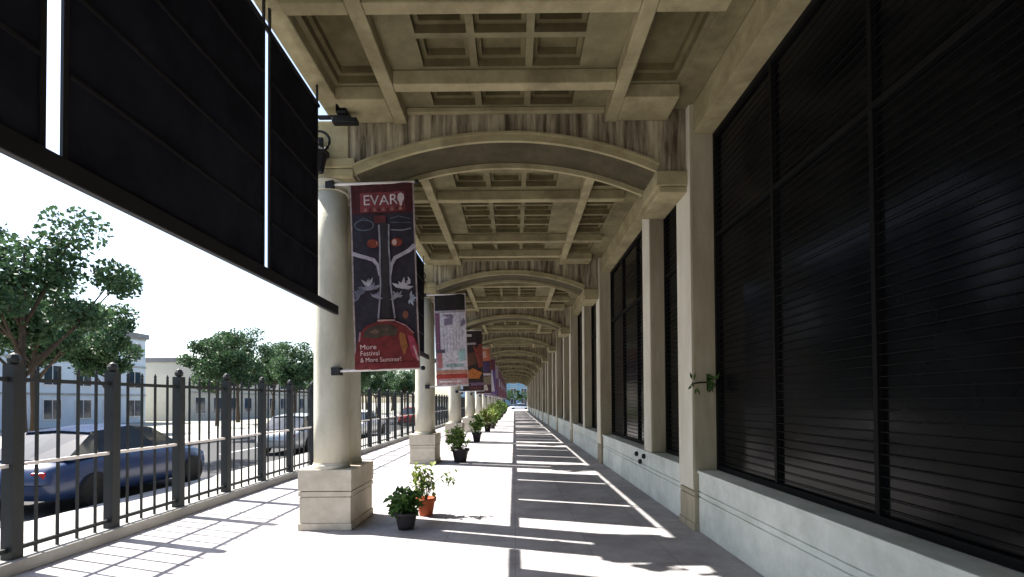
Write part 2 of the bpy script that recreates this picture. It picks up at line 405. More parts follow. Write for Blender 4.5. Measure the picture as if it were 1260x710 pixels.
# ------------------------------------------------------------------ shade screens between the columns
def screen_proto():
    t = thing('shade_screen', '', 'shade screen', (-2.2, Y1, 0))
    for a, b in ((.92, 2.12), (2.235, 4.13), (4.235, 5.30)):
        m = MB(); n = 14
        rows = []
        for z in (2.80, 3.3, 3.9, 4.5, 4.94):
            rows.append([(.006 * math.sin(j * 1.9 + z), a + (b - a) * j / n, z) for j in range(n + 1)])
        back = [[(x - .008, y, z) for x, y, z in r] for r in rows]
        m.grid(rows); m.grid([r[::-1] for r in back])
        p = m.build('panel', M['fabric'], t)
        for zz in (3.22, 3.65, 4.08, 4.51):
            MB().box(-.022, .014, a + .02, b - .02, zz, zz + .018).build('batten', M['black'], p)
    MB().box(-.028, .022, .28, B - .54, 2.69, 2.80).build('bottom_bar', M['black'], t, bevel=.008)
    for a in (.92, 2.12, 2.235, 4.13, 4.235, 5.30):
        MB().box(-.012, .004, a - .015, a + .015, 2.80, 5.18).build('guide_rail', M['black'], t)
    MB().tube([(-.005, .88, 4.965), (-.005, 5.34, 4.965)], .022, 10).build('top_rod', M['black'], t)
    return t
sp = screen_proto()
for k in range(K0, K1):
    t = sp if k == K0 else copy_tree(sp)
    t.location = (-2.2, Y1 + k * B, 0)
    t['group'] = 'dark shade screens hung between the columns'
    t['label'] = ('dark shade screen hung beside and behind the camera' if k == K0 else
                  'nearest navy black shade screen hung at upper left before the first column pair' if k == -1 else
                  'dark shade screen hung between column pairs %s and %s' % (['one','two','three','four','five','six','seven','eight','nine','ten','eleven','twelve','thirteen'][k], ['two','three','four','five','six','seven','eight','nine','ten','eleven','twelve','thirteen','fourteen'][k]))

# ------------------------------------------------------------------ window wall on the right
WX = 2.25
wall = thing('window_wall', 'long right hand wall of dark tall windows above a low pale stone wall', 'wall', (WX, YA, 0))
def win_wall():
    pil = []
    for k in range(K0, K1 + 1): pil.append(Y1 + k * B)
    for i, k in enumerate(range(K0, K1)):
        c = Y1 + k * B
        a, b = c - .045, c + B - .575
        mo = 1.43 if k <= 0 else 2.55
        mw = .45
        y0 = a - YA; y1 = b - YA
        lw = MB().box(0.0, .60, y0 + .002, y1 - .002, 0, .415).box(.018, .6, y0 + .004, y1 - .004, .415, .432).box(0, .6, y0 + .002, y1 - .002, .432, .48).box(.018, .6, y0 + .004, y1 - .004, .48, .494).box(0, .6, y0 + .002, y1 - .002, .494, .705)
        o = lw.build('low_wall', M['lowwall'], wall, bevel=.005)
        MB().box(-.02, .6, y0 + .002, y1 - .002, .708, .745).build('sill', M['lowwall'], o, bevel=.006)
        MB().box(0, .95, y0 + .002, y1 - .002, 4.90, 5.61).box(-.02, 0, y0 + .002, y1 - .002, 4.90, 4.96).build('lintel', M['rib'], wall, bevel=.006)
        mul = MB().box(.0, .58, c + mo - YA, c + mo + mw - YA, .748, 4.898).build('mullion_pier', M['pier'], wall, bevel=.01)
        MB().box(-.014, -.002, c + mo + .01 - YA, c + mo + mw - .01 - YA, .75, 4.89).build('lit_face_slab', M['lit_face'], mul, bevel=.004)  # added slab, its paleness paints bounced light on the walkway side
        for (wa, wb) in ((a, c + mo), (c + mo + mw, b)):
            wa -= YA; wb -= YA; L = wb - wa
            f = MB()
            f.box(.22, .30, wa + .004, wa + .054, .75, 4.896).box(.22, .30, wb - .054, wb - .004, .75, 4.896)
            f.box(.22, .30, wa + .056, wb - .056, .75, .81).box(.22, .30, wa + .056, wb - .056, 4.836, 4.896)
            f.box(.225, .295, wa + .056, wb - .056, 3.60, 3.65)
            fo = f.build('window', M['frame'], wall, bevel=.004)
            n = max(1, round(L / 1.35))
            for j in range(n):
                p0 = wa + .056 + (L - .112) * j / n; p1 = wa + .056 + (L - .112) * (j + 1) / n
                if j: MB().box(.224, .296, p0 - .02, p0 + .02, .812, 4.834).build('glazing_bar', M['frame'], fo)
                e0 = .021 if j else 0.0; e1 = .021 if j < n - 1 else 0
                MB().box(.262, .27, p0 + e0, p1 - e1, .812, 3.598).box(.262, .27, p0 + e0, p1 - e1, 3.652, 4.834).build('pane', M['glassdark'], fo)
            if k < 5 and k > -2:
                g = MB()
                for q in range(54):
                    zz = .85 + q * .075
                    g.box(.236, .241, wa + .05, wb - .05, zz, zz + .007)
                g.build('blind_slats', M['frame'], fo, stuff=True)
win_wall()
def pilaster_proto():
    t = thing('pilaster', '', 'pilaster', (2.2, Y1, 0))
    MB().box(-.015, .72, -.585, -.035, 0, .09).build('base_course', M['pier'], t, bevel=.006)
    MB().box(0, .72, -.57, -.05, .091, .415).box(.015, .72, -.555, -.065, .4155, .431).build('die', M['pier'], t, bevel=.004)
    MB().box(0, .72, -.57, -.05, .4315, .48).box(.015, .72, -.555, -.065, .4805, .4945).build('band', M['pier'], t, bevel=.004)
    MB().box(0, .72, -.57, -.05, .495, 5.60).build('shaft', M['pier'], t, bevel=.01)
    MB().box(-.014, -.002, -.558, -.062, .505, 5.29).build('lit_face_slab', M['lit_face'], t, bevel=.004)  # added pale slab, brightens the walkway side as bounced light would
    return t
pp = pilaster_proto()
for k in range(K0, K1 + 1):
    t = pp if k == K0 else copy_tree(pp)
    t.location = (2.2, Y1 + k * B, 0)
    t['group'] = 'square pilasters along the window wall'
    t['label'] = ('square stone pilaster on the window wall %s the camera' % ('directly beside' if k == -1 else 'well behind') if k < 0 else
                  'nearest tall square pilaster at the right edge, from floor to ceiling' if k == 0 else
                  '%s full height square pilaster along the window wall' % ORD[k])
bm_ = thing('building', 'solid building behind the dark windows on the right', 'building', (3.2, YA, 0))
MB().box(0, 7, 0, YB - YA, -.28, 7.5).build('wall', M['bwall2'], bm_)
MB().box(-.1, 7.1, -.1, YB - YA + .1, 7.502, 7.8).build('roof', M['roof'], bm_)

# ------------------------------------------------------------------ banners
from math import sin, cos, pi
def banner(k, art, label, Hh=(4.37, 2.0), W=.80, tilt=.032):
    y = Y1 + k * B - .44
    xl = -2.07; top, bot = Hh; hgt = top - bot
    t = thing('banner', label, 'banner', (xl, y, top), 0, 'banners on arms along the column row')
    t.rotation_euler = (0, -tilt, 0)
    # cloth surface, gently rippled
    nx, nz = 12, 30
    def dy(u, v): return .012 * sin(u * 5 + k) * sin(v * 4.0 + .5 + k) + .006 * sin(u * 13 + v * 7)
    fr = [[(u / nx * W, dy(u / nx, v / nz), -v / nz * hgt) for u in range(nx + 1)] for v in range(nz + 1)]
    bk = [[(x, yy + .003, z) for x, yy, z in r] for r in fr]
    m = MB(); m.grid(fr); m.grid([r[::-1] for r in bk])
    c = m.build('cloth', cloth(art['bg']), t, smooth=True)
    def quadfill(poly, colr, lift, name='print'):
        """subdivided polygon print following the cloth ripple"""
        m = MB()
        vs = [(u * W, dy(u, v) - lift, -v * hgt) for u, v in poly]
        m.face(vs)
        return m.build(name, cloth(colr), c)
    lift = .0025
    for it in art['items']:
        kind = it[0]
        if kind == 'r':
            _, u0, u1, v0, v1, cc = it
            nn = max(1, int((u1 - u0) * 12)); mm = max(1, int((v1 - v0) * 30)); m = MB()
            m.grid([[((u0 + (u1 - u0) * a / nn) * W, dy(u0 + (u1 - u0) * a / nn, v0 + (v1 - v0) * b / mm) - lift, -(v0 + (v1 - v0) * b / mm) * hgt) for a in range(nn + 1)] for b in range(mm + 1)])
            m.build('print', cloth(cc), c)
        elif kind == 'p': quadfill(it[1], it[2], lift)
        elif kind == 'l':       # polyline with width
            _, pts, wd, cc = it; m = MB(); L_, R_ = [], []
            for i, (u, v) in enumerate(pts):
                u2, v2 = pts[min(i + 1, len(pts) - 1)]; u1, v1 = pts[max(i - 1, 0)]
                dx, dz = (u2 - u1) * W, (v2 - v1) * hgt; ln = math.hypot(dx, dz) or 1; wq = wd[i] if isinstance(wd, list) else wd
                ox, oz = -dz / ln * wq / 2, dx / ln * wq / 2
                L_.append((u * W + ox, dy(u, v) - lift, -(v * hgt + oz))); R_.append((u * W - ox, dy(u, v) - lift, -(v * hgt - oz)))
            m.grid([L_, R_]); m.build('print', cloth(cc), c)
        elif kind == 't':
            _, s, u, v, size, cc, sx = it
            cu = bpy.data.curves.new('lettering', 'FONT'); cu.body = s; cu.size = size; cu.offset = .0
            tmp = bpy.data.objects.new('tmp', cu); col.objects.link(tmp)
            dg = bpy.context.evaluated_depsgraph_get(); me = bpy.data.meshes.new_from_object(tmp.evaluated_get(dg))
            bpy.data.objects.remove(tmp)
            for vv in me.vertices:
                x, z = vv.co.x * sx, vv.co.y
                vv.co = (u * W + x, dy(u + x / W, v) - lift - .003, -v * hgt + z)
            me.materials.clear(); me.materials.append(cloth(cc)); put('lettering', me, c)
        lift += .0006
    # side hems, rods, brackets
    for u in (0.0, 1.0):
        m = MB(); e = .010
        m.grid([[((u * W - e + 2 * e * a), dy(u, v / nz) - .006, -v / nz * hgt) for a in (0, 1)] for v in range(nz + 1)])
        m.build('hem', cloth(art.get('hem', (.45, .38, .36))), c)
    for z, nm in ((.0, 'top_rod'), (-hgt, 'bottom_rod')):
        MB().tube([(-.26, .0, z), (W + .03, 0, z)], .016, 10).build(nm, M['white'], t, smooth=True)
        MB().lathe([(.001, -.03), (.026, -.02), (.03, 0), (.026, .02), (.001, .03)], (W + .045, 0, z), 12).build('finial', M['black'], t, smooth=True)
        MB().box(-.31, -.20, -.03, .12, z - .05, z + .05).build('bracket', M['black'], t, bevel=.006)
    return t
red = 0; lav = (.56, .50, .58); lavd = (.30, .28, .36); red = (.19, .022, .025); pink = (.62, .36, .36)
def petals(cu, cv, s, n, a0, cc):
    out = []
    for i in range(n):
        a = a0 + (i - (n - 1) / 2) * .62
        L_ = s * (1 if i % 2 == 0 else .72)
        ux, uz = sin(a), -cos(a)
        tip = (cu + ux * L_ * 1.0, cv + uz * L_ * .34)
        px, pz = -uz, ux
        mid = (cu + ux * L_ * .5, cv + uz * L_ * .5 * .34)
        wd = s * .16
        out.append(('p', [(cu, cv), (mid[0] + px * wd, mid[1] + pz * wd * .34), tip, (mid[0] - px * wd, mid[1] - pz * wd * .34)], cc))
    return out
random.seed(7)
I = []
I += [('r', .0, 1, .0, .165, (.085, .014, .018)), ('r', .14, .86, .05, .155, (.27, .055, .065))]
I += [('t', 'EVAR', .19, .117, .185, (.80, .74, .76), 1.02)]
I += [('p', [(.80 + .055 * cos(a * pi / 6), .085 + .026 * sin(a * pi / 6)) for a in range(12)], (.85, .72, .72)), ('p', [(.77, .105), (.83, .105), (.815, .128), (.785, .128)], (.8, .66, .66))]
for i in range(9): I += [('p', [(.20 + i * .07, .150), (.235 + i * .07, .128), (.262 + i * .07, .150)], (.16, .03, .03) if i % 2 else (.42, .20, .16))]
# blue grey outline shapes
I += [('l', [(.20 + .15 * cos(a * pi / 8), .225 + .028 * sin(a * pi / 8)) for a in range(17)], .014, (.16, .19, .24))]
I += [('l', [(.12, .20), (.2, .185), (.30, .205)], .012, (.13, .15, .2)), ('l', [(.62, .195), (.75, .185), (.94, .20)], .010, (.12, .14, .2)), ('l', [(.62, .215), (.94, .222)], .010, (.14, .16, .22)),
      ('l', [(.62, .255), (.8, .262), (.95, .252)], .018, (.24, .25, .30)), ('r', .36, .55, .175, .215, (.14, .03, .03))]
for s_ in (-1, 1):
    cu = .52 + s_ * .19
    I += [('p', [(cu + .085 * cos(a * pi / 5) * 1.1, .325 + .024 * sin(a * pi / 5)) for a in range(10)], (.30, .06, .035)), ('p', [(cu - s_ * .03 + .04 * cos(a * pi / 4), .325 + .017 * sin(a * pi / 4)) for a in range(8)], (.72, .50, .45))]
# branches
I += [('l', [(.0, .375), (.10, .388), (.22, .400), (.33, .412), (.40, .445), (.42, .50)], [.05, .05, .045, .05, .04, .02], lav)]
I += [('l', [(1.0, .345), (.9, .372), (.78, .392), (.68, .408), (.62, .445), (.60, .50)], [.06, .05, .045, .05, .04, .02], lav)]
I += [('r', .455, .575, .215, .725, (.035, .03, .033))]
I += [('l', [(.435, .225), (.44, .35), (.43, .45), (.435, .55), (.41, .65), (.385, .73)], .020, (.36, .34, .40)), ('l', [(.595, .225), (.585, .35), (.60, .45), (.595, .55), (.62, .65), (.645, .73)], .020, (.36, .34, .40))]
I += petals(.27, .575, .20, 5, -.1, (.30, .29, .36)) + petals(.25, .555, .16, 3, -.2, (.52, .50, .56)) + petals(.12, .60, .16, 6, -.8, (.17, .17, .23)) + petals(.36, .62, .12, 5, .4, lavd)
I += petals(.78, .575, .19, 5, .2, (.55, .53, .60)) + petals(.70, .62, .13, 6, -.3, (.36, .35, .42)) + petals(.90, .63, .13, 6, 1.8, (.40, .44, .56)) + petals(.92, .55, .12, 3, -1, (.55, .50, .56))
I += [('p', [(.82 + .05 * cos(a * pi / 4), .715 + .022 * sin(a * pi / 4)) for a in range(8)], (.22, .08, .045))]
hill = [(.0, .93)] + [(.04, .87), (.10, .80), (.20, .768), (.34, .752), (.50, .744), (.66, .752), (.80, .775), (.92, .815), (1.0, .88)] + [(1.0, .995), (.0, .995)]
I += [('p', hill, red)]
I += [('p', [(.14, .83), (.18, .79), (.30, .768), (.46, .76), (.62, .766), (.74, .80), (.66, .83), (.5, .822), (.34, .838), (.22, .828)], (.075, .05, .035))]
I += [('p', [(.24, .80), (.34, .785), (.42, .80), (.36, .815)], (.16, .10, .07)), ('p', [(.5, .79), (.58, .78), (.66, .795), (.56, .81)], (.17, .09, .06))]
I += [('p', [(.70, .80), (.80, .82), (.84, .88), (.78, .93), (.72, .87)], (.36, .13, .04)), ('p', [(.84, .82), (.93, .835), (.99, .90), (.99, .96), (.90, .93)], (.38, .05, .10))]
I += [('l', [(.38, .742), (.65, .742)], .022, pink), ('l', [(.10, .80), (.08, .85)], .02, (.4, .2, .24)), ('l', [(.66, .748), (.82, .772), (.94, .815)], .014, (.5, .22, .25)), ('l', [(.93, .88), (1.0, .96)], .025, pink)]
I += [('r', 0, 1, .965, .998, (.20, .025, .03))]
I += [('t', 'More', .09, .892, .085, (.85, .62, .60), 1.15), ('t', 'Festival', .09, .925, .085, (.80, .58, .58), 1.0), ('t', '& More Summer!', .09, .960, .080, (.85, .62, .58), .92)]
art1 = {'bg': (.035, .028, .045), 'items': I, 'hem': (.40, .32, .32)}
banner(0, art1, 'nearest dark banner with red header, pale tree shape and red hill, on the first columns')
J = [('r', 0, 1, 0, .175, (.03, .022, .022)), ('r', 0, 1, .175, .20, (.50, .44, .48)), ('r', .0, .16, .2, .62, (.24, .10, .17)), ('r', .16, 1, .2, 1, (.80, .76, .82))]
J += [('p', [(.3, .27), (.6, .235), (.95, .26), (1, .33), (.8, .36), (.55, .33), (.3, .34)], (.30, .24, .34)), ('p', [(.2, .22), (.9, .21), (.8, .245), (.4, .25)], (.34, .28, .36))]
for i in range(7): J += [('r', .26 + i * .10, .29 + i * .10, .38 + .02 * (i % 3), .60 + .03 * (i % 2), (.62, .58, .68))]
J += [('r', .02, .30, .60, .64, (.14, .12, .16)), ('r', .05, .2, .64, .80, (.55, .22, .22)), ('p', [(.7, .62), (.95, .60), (.95, .72), (.75, .74)], (.42, .62, .62)), ('r', .3, .9, .76, .80, (.40, .50, .52)), ('r', .0, 1, .83, .865, (.62, .30, .20)), ('r', .0, 1, .87, .92, (.50, .07, .05)), ('r', 0, 1, .92, .985, (.62, .36, .36)), ('r', .08, .8, .945, .962, (.85, .8, .8))]
banner(1, {'bg': (.50, .46, .54), 'items': J, 'hem': (.6, .5, .52)}, 'pale lavender banner with dark header and red foot stripe, on the second columns')
Kk = [('r', .05, .5, .06, .10, (.75, .66, .6)), ('r', .0, .7, .20, .235, (.55, .42, .38)), ('p', [(.1, .4), (.6, .35), (.7, .55), (.2, .6)], (.16, .07, .04)), ('p', [(.1, .70), (.5, .62), (.95, .70), (.8, .80), (.3, .79)], (.62, .20, .05)), ('p', [(.55, .25), (1, .22), (1, .6), (.8, .62)], (.30, .06, .04)), ('r', 0, 1, .86, .91, (.22, .12, .22)), ('r', .3, .9, .93, .97, (.16, .04, .05))]
banner(2, {'bg': (.045, .03, .025), 'items': Kk, 'hem': (.12, .08, .07)}, 'dark brown banner with an orange patch low down, on the third columns')
Q = [('r', 0, 1, 0, .28, (.70, .20, .10)), ('p', [(.3, .08), (.75, .06), (.8, .2), (.35, .22)], (.72, .45, .35)), ('r', .1, .9, .3, .52, (.10, .06, .16)), ('r', 0, 1, .55, .60, (.72, .62, .66)), ('r', 0, 1, .62, .80, (.30, .24, .16)), ('p', [(.4, .82), (.7, .80), (.8, .92), (.5, .95)], (.78, .66, .6))]
banner(3, {'bg': (.10, .05, .06), 'items': Q, 'hem': (.2, .1, .1)}, 'banner with orange red top and purple middle, on the fourth columns')
Q2 = [('r', 0, 1, 0, .3, (.22, .06, .08)), ('p', [(.35, .3), (.75, .3), (.9, .9), (.2, .9)], (.78, .74, .82)), ('r', .1, .9, .92, .98, (.3, .2, .45))]
banner(4, {'bg': (.18, .10, .32), 'items': Q2, 'hem': (.3, .2, .4)}, 'purple banner with a white figure shape, on the fifth columns')
Q3 = [('r', 0, 1, 0, .4, (.5, .42, .45)), ('r', .2, .8, .5, .8, (.25, .08, .08))]
banner(5, {'bg': (.20, .12, .24), 'items': Q3, 'hem': (.3, .2, .4)}, 'pale topped purple banner on the sixth columns')
for k in range(6, 12): banner(k, {'bg': (.26, .14, .16) if k % 2 else (.3, .12, .12), 'items': [('r', .1, .9, .3, .6, (.6, .58, .66))], 'hem': (.3, .2, .4)}, 'small far off banner on the %s columns from the camera' % ORD[k])

# ------------------------------------------------------------------ lanterns on the columns
def lantern_proto():
    t = thing('lantern', '', 'lantern', (-2.40, Y1 - .52, 4.50))
    pts = [(.0 + .14 * cos(a), -.08, .32 + .13 * sin(a)) for a in [pi * .98 - i * pi * 1.35 / 14 for i in range(15)]]
    MB().tube([(-.02, .02, .30)] + pts, .017, 8).build('scroll_arm', M['black'], t, smooth=True)
    MB().box(-.06, .02, -.0, .045, .18, .42).build('wall_plate', M['black'], t, bevel=.005)
    MB().lathe([(.02, -.06), (.05, -.05), (.06, 0), (.095, .16), (.10, .17)], (.02, -.09, -.02), 8).build('cage', M['black'], t)
    MB().lathe([(.045, .0), (.075, .14)], (.02, -.09, .0), 8).build('glass', M['lampglass'], t)
    MB().lathe([(.125, .15), (.12, .17), (.05, .24), (.02, .29), (.01, .33)], (.02, -.09, .0), 8).build('cap', M['black'], t)
    return t
lp = lantern_proto()
for k in range(0, K1 + 1):
    t = lp if k == 0 else copy_tree(lp)
    t.location = (-2.40, Y1 + k * B - .55, 4.50); t['group'] = 'black lanterns above the columns'
    t['label'] = 'nearest black scroll lantern above the first column pair' if k == 0 else '%s black lantern along the column row, counting away' % ORD[k]
fl = thing('floodlight', 'black box floodlight on an arm under the beam at upper left', 'floodlight', (-2.08, 5.85, 5.0))
MB().box(-.28, .12, -.03, .03, .045, .075).build('arm', M['black'], fl, bevel=.004)
MB().box(-.10, .20, -.05, .05, -.02, .035).build('mount', M['black'], fl, bevel=.006)
MB().box(-.05, .08, -.07, .07, .085, .22).build('housing', M['black'], fl, bevel=.012)
MB().box(-.04, .07, -.075, -.071, .10, .205).build('glass', M['glassdark'], fl)
# small fittings on the right wall
for i, (yy, zz) in enumerate(((8.95, .63), (8.70, .52), (8.45, .64))):
    f = MB().lathe([(.001, .06), (.03, .055), (.045, .035), (.045, .012), (.03, 0)], (0, 0, 0), 14).build('wall_fitting', M['black'], smooth=True)
    f.rotation_euler = (0, -pi / 2, 0); f.location = (2.25, yy, zz)
    tag(f, ['farthest', 'lowest', 'nearest'][i] + ' of three small round black fittings on the low pale wall', 'fitting', 'black fittings on the low wall')
hb = thing('wall_bracket', 'small black iron bracket', 'bracket', (2.38, Y1 - .575, 1.82))
MB().box(-.02, .02, -.012, 0, -.10, .10).build('plate', M['black'], hb, bevel=.003)
MB().tube([(0, -.01, .05), (.03, -.06, .07), (.06, -.10, .03), (.05, -.11, -.04), (.01, -.09, -.08), (-.01, -.05, -.12)], .009, 8).build('hook', M['black'], hb, smooth=True)
MB().tube([(0, -.01, .0), (-.10, -.03, .0), (-.20, -.04, -.015), (-.24, -.04, -.04)], [.008, .010, .008, .003], 8).build('arm', M['black'], hb, smooth=True)

m_ = MB(); rr_ = random.Random(5)
def sprig(m, base, n):
    for i in range(n):
        a = rr_.uniform(-1.2, 1.2); L_ = rr_.uniform(.07, .13); d = Vector((math.sin(a), -.3, math.cos(a) * rr_.choice((1, -1)))).normalized()
        p = Vector(base) + Vector((rr_.uniform(-.04, .04), 0, rr_.uniform(-.06, .06))); s_ = Vector((d.z, 0, -d.x)) * .016
        m.face([p, p + d * L_ * .5 + s_, p + d * L_, p + d * L_ * .5 - s_])
sprig(m_, (.03, -.09, -.02), 14); sprig(m_, (-.20, -.05, -.02), 6)
m_.build('sprig', M['leaf_dark'], hb, stuff=True)
hb['label'] = 'small black iron bracket holding a dark leafy sprig on the nearest right pilaster'

# ------------------------------------------------------------------ fence
FX = -4.8
fe = thing('fence', 'tall dark iron railing with pale base along the outer edge of the terrace', 'fence', (FX, 0, 0))
y0, y1 = -8.0, 92.0
MB().box(-.12, .12, y0, y1, .001, .13).build('plinth', M['walk'], fe, bevel=.01)
for z, h in ((.20, .04), (1.0, .035), (1.82, .04)):
    MB().box(-.018, .018, y0, y1, z, z + h).build('rail', M['white'] if z == 1.0 else M['iron'], fe)
post = MB().box(-.055, .055, -.055, .055, .13, 1.98).lathe([(.02, 1.981), (.05, 2.0), (.055, 2.04), (.035, 2.08), (.001, 2.10)], (0, 0, 0), 10).mesh('post', M['iron'])
pick = MB().box(-.011, .011, -.011, .011, .13, 1.93).lathe([(.011, 1.93), (.02, 1.95), (.001, 2.0)], (0, 0, 0), 6).mesh('picket', M['iron'])
n = 0; y = y0; rest = MB()
while y < y1:
    put('post', post, fe, loc=(0, y, 0))
    for j in range(1, 5):
        yy = y + j * .23
        if yy > -.5 and n < 290: put('picket', pick, fe, loc=(0, yy, 0)); n += 1
        else: rest.box(-.011, .011, yy - .011, yy + .011, .13, 1.97)
    y += 1.15
rest.build('pickets', M['iron'], fe, stuff=True)

# ------------------------------------------------------------------ plants in pots
def leaf(m, p, d, nrm, L_, W_):
    d = d.normalized(); s = d.cross(nrm).normalized(); up = s.cross(d)
    a = p; b = p + d * L_ * .45 + s * W_ / 2 + up * L_ * .06; c = p + d * L_ - up * L_ * .12; e = p + d * L_ * .45 - s * W_ / 2 + up * L_ * .06
    q = p + d * L_ * .5 - up * L_ * .02
    m.face([a, b, q]); m.face([b, c, q]); m.face([c, e, q]); m.face([e, a, q])
def rv(rg, s=1): return Vector((rg.gauss(0, s), rg.gauss(0, s), rg.gauss(0, s)))
def pot_mesh(r, h):
    return MB().lathe([(r * .68, 0), (r * .74, h * .2), (r * .92, h * .78), (r * .94, h * .80), (r * 1.06, h * .80), (r * 1.08, h), (r * .96, h), (r * .92, h * .86), (.01, h * .85)], (0, 0, 0), 24)
def potted(loc, r, h, potm, leafm, sprays, label, seed, lsize=.06, nleaf=26, group='potted plants in a row along the walkway'):
    rg = random.Random(seed)
    t = thing('potted_plant', label, 'potted plant', loc, rg.uniform(0, 6), group)
    po = pot_mesh(r, h).build('pot', M[potm], t, smooth=True)
    fo = MB(); st = MB()
    for (dx, dy_, hh, sp) in sprays:
        tip = Vector((dx, dy_, h + hh)); base = Vector((dx * .15, dy_ * .15, h * .85))
        mid = base.lerp(tip, .55) + Vector((0, 0, hh * .12))
        st.tube([base, mid, tip], [.007, .005, .003], 5)
        for i in range(nleaf):
            f = rg.random() ** .7
            p = base.lerp(mid, f * 2) if f < .5 else mid.lerp(tip, f * 2 - 1)
            p = p + rv(rg, sp * .45) + Vector((0, 0, sp * .1)); p.z = max(p.z, h * .9)
            d = rv(rg) + (p - base).normalized() * .6
            leaf(fo, p, d, (rv(rg, .5) + Vector((0, 0, 1))).normalized(), lsize * rg.uniform(.7, 1.3), lsize * rg.uniform(.5, .8))
    st.build('stem', M['leaf_dark'], t); fo.build('foliage', M[leafm], t, stuff=True)
    t.rotation_euler = (0, 0, 0)
    return t
rg = random.Random(3)
potted((-1.38, 6.19, 0), .145, .22, 'darkpot', 'leaf_dark', [(-.10, 0, .14, .12), (.06, -.05, .18, .12), (-.02, .08, .20, .12), (.10, .05, .12, .10), (-.16, .04, .08, .10), (.0, 0, .06, .12)], 'bushy dark green plant in a dark pot, nearest to the camera', 1, .095, 75)
potted((-1.26, 6.92, 0), .135, .25, 'terra', 'leaf_mid', [(-.06, 0, .30, .09), (.05, .02, .22, .09), (-.12, 0, .16, .09), (.02, 0, .40, .07), (-.16, 0, .40, .06)], 'sparse yellow green plant in the orange terracotta pot near the front', 2, .085, 18)
# a long branch of the same terracotta plant
def long_branch():
    t = [o for o in bpy.data.objects if o.get('label', '').startswith('sparse yellow green')][0]
    m = MB(); m.tube([(0, 0, .22), (.12, .02, .46), (.24, .0, .56), (.33, 0, .56)], [.006, .005, .004, .003], 5); m.build('stem', M['leaf_dark'], t)
    f = MB(); r2 = random.Random(9)
    for i in range(34):
        p = Vector((.33, 0, .56)) + rv(r2, .055); leaf(f, p, rv(r2) + Vector((.3, 0, -.4)), Vector((0, 0, 1)), .085, .05)
    f.build('foliage', M['leaf_mid'], t, stuff=True)
    f = MB()
    for i in range(70):
        p = Vector((r2.uniform(-.20, .12), r2.uniform(-.05, .08), r2.uniform(.33, .70))); leaf(f, p, rv(r2), Vector((0, 0, 1)), .10, .07)
    f.build('pale_foliage', M['leaf_yellow'], t, stuff=True)
long_branch()
potted((-1.45, 13.0, 0), .23, .36, 'darkpot', 'leaf_mid', [(-.22, 0, .34, .16), (-.05, .05, .44, .16), (.06, 0, .30, .14), (-.30, 0, .20, .12), (-.12, -.05, .5, .1)], 'leafy plant leaning left in a dark round pot by the second columns', 3, .13, 75)
potted((-1.52, 19.6, 0), .19, .36, 'darkpot', 'leaf_mid', [(-.2, 0, .45, .16), (.05, .05, .6, .16), (.2, 0, .4, .14), (-.05, 0, .3, .14), (.1, -.1, .55, .12)], 'green plant in a dark pot by the third columns', 4, .14, 75)
for j in range(3, 13):
    y = Y1 + j * B + (.2 if j % 2 else -.3)
    x = -1.45 + .04 * math.sin(j * 2.1)
    big = .7 + .25 * ((j * 7) % 3)
    spr = [(rg.uniform(-.35, .35), rg.uniform(-.2, .2), big * rg.uniform(.5, 1.1), .2) for _ in range(6)]
    potted((x, y, 0), .2, .36, 'darkpot', 'leaf_yellow' if j in (3, 4) else ('leaf_mid' if j % 2 else 'leaf_dark'), spr,
           '%s in a dark pot beside the %s columns' % ('yellow green bushy plant' if j in (3, 4) else 'green plant', ORD[j]), 20 + j, .19, 46)
    if j > 3:
        spr = [(rg.uniform(-.3, .3), rg.uniform(-.2, .2), big * rg.uniform(.4, .9), .2) for _ in range(5)]
        potted((x + .1, y - 3.2, 0), .2, .34, 'darkpot', 'leaf_mid', spr, 'green potted plant midway between the %s and %s columns' % (ORD[j - 1], ORD[j]), 50 + j, .19, 40)

# ------------------------------------------------------------------ trees
def tree_mesh(seed, H=7.0, cr=2.3, nl=9000, ls=.20):
    rg = random.Random(seed); tr = MB(); cw = MB()
    th = H * .36
    trunk = [Vector((0, 0, 0)), Vector((.05, .02, th * .5)), Vector((-.04, .05, th)), Vector((.03, 0, H * .6)), Vector((0, 0, H * .85))]
    tr.tube(trunk, [.16, .12, .10, .06, .02], 9)
    centers = []
    for i in range(13):
        a = rg.uniform(0, 6.28); z0 = th * rg.uniform(.85, 1.5); rr = cr * rg.uniform(.35, .95); z1 = H * rg.uniform(.48, .95)
        if z1 > H * .8: rr *= .5
        e = Vector((cos(a) * rr, sin(a) * rr, z1)); s = Vector((0, 0, z0))
        tr.tube([s, s.lerp(e, .5) + Vector((0, 0, -.15)), e], [.05, .035, .012], 6)
        centers.append((e, rg.uniform(.5, 1.0) * cr * .42)); centers.append((s.lerp(e, .6), cr * .28))
    for i in range(nl):
        c, r = rg.choice(centers); d = rv(rg).normalized() * r * (rg.random() ** .45)
        d.z *= .75; p = c + d
        dd = rv(rg); nr = rv(rg).normalized(); s = dd.cross(nr).normalized() * ls * .3; dd = dd.normalized() * ls * rg.uniform(.6, 1.2)
        cw.face([p - dd / 2, p + s, p + dd / 2, p - s])
    return tr.mesh('trunk', M['bark'], True), cw.mesh('crown', M['leaf_tree'])
TM = [tree_mesh(1), tree_mesh(2, 6.2, 2.0), tree_mesh(3, 7.4, 2.6)]
def tree(x, y, kind, label, s=1, rz=0, group='street trees beyond the railing'):
    t = thing('street_tree', label, 'tree', (x, y, -.16), rz, group); t.scale = (s, s, s)
    put('trunk', TM[kind][0], t); put('crown', TM[kind][1], t); return t
ty = [-3, 6.5, 15.5, 26, 35, 45, 56, 68, 80]
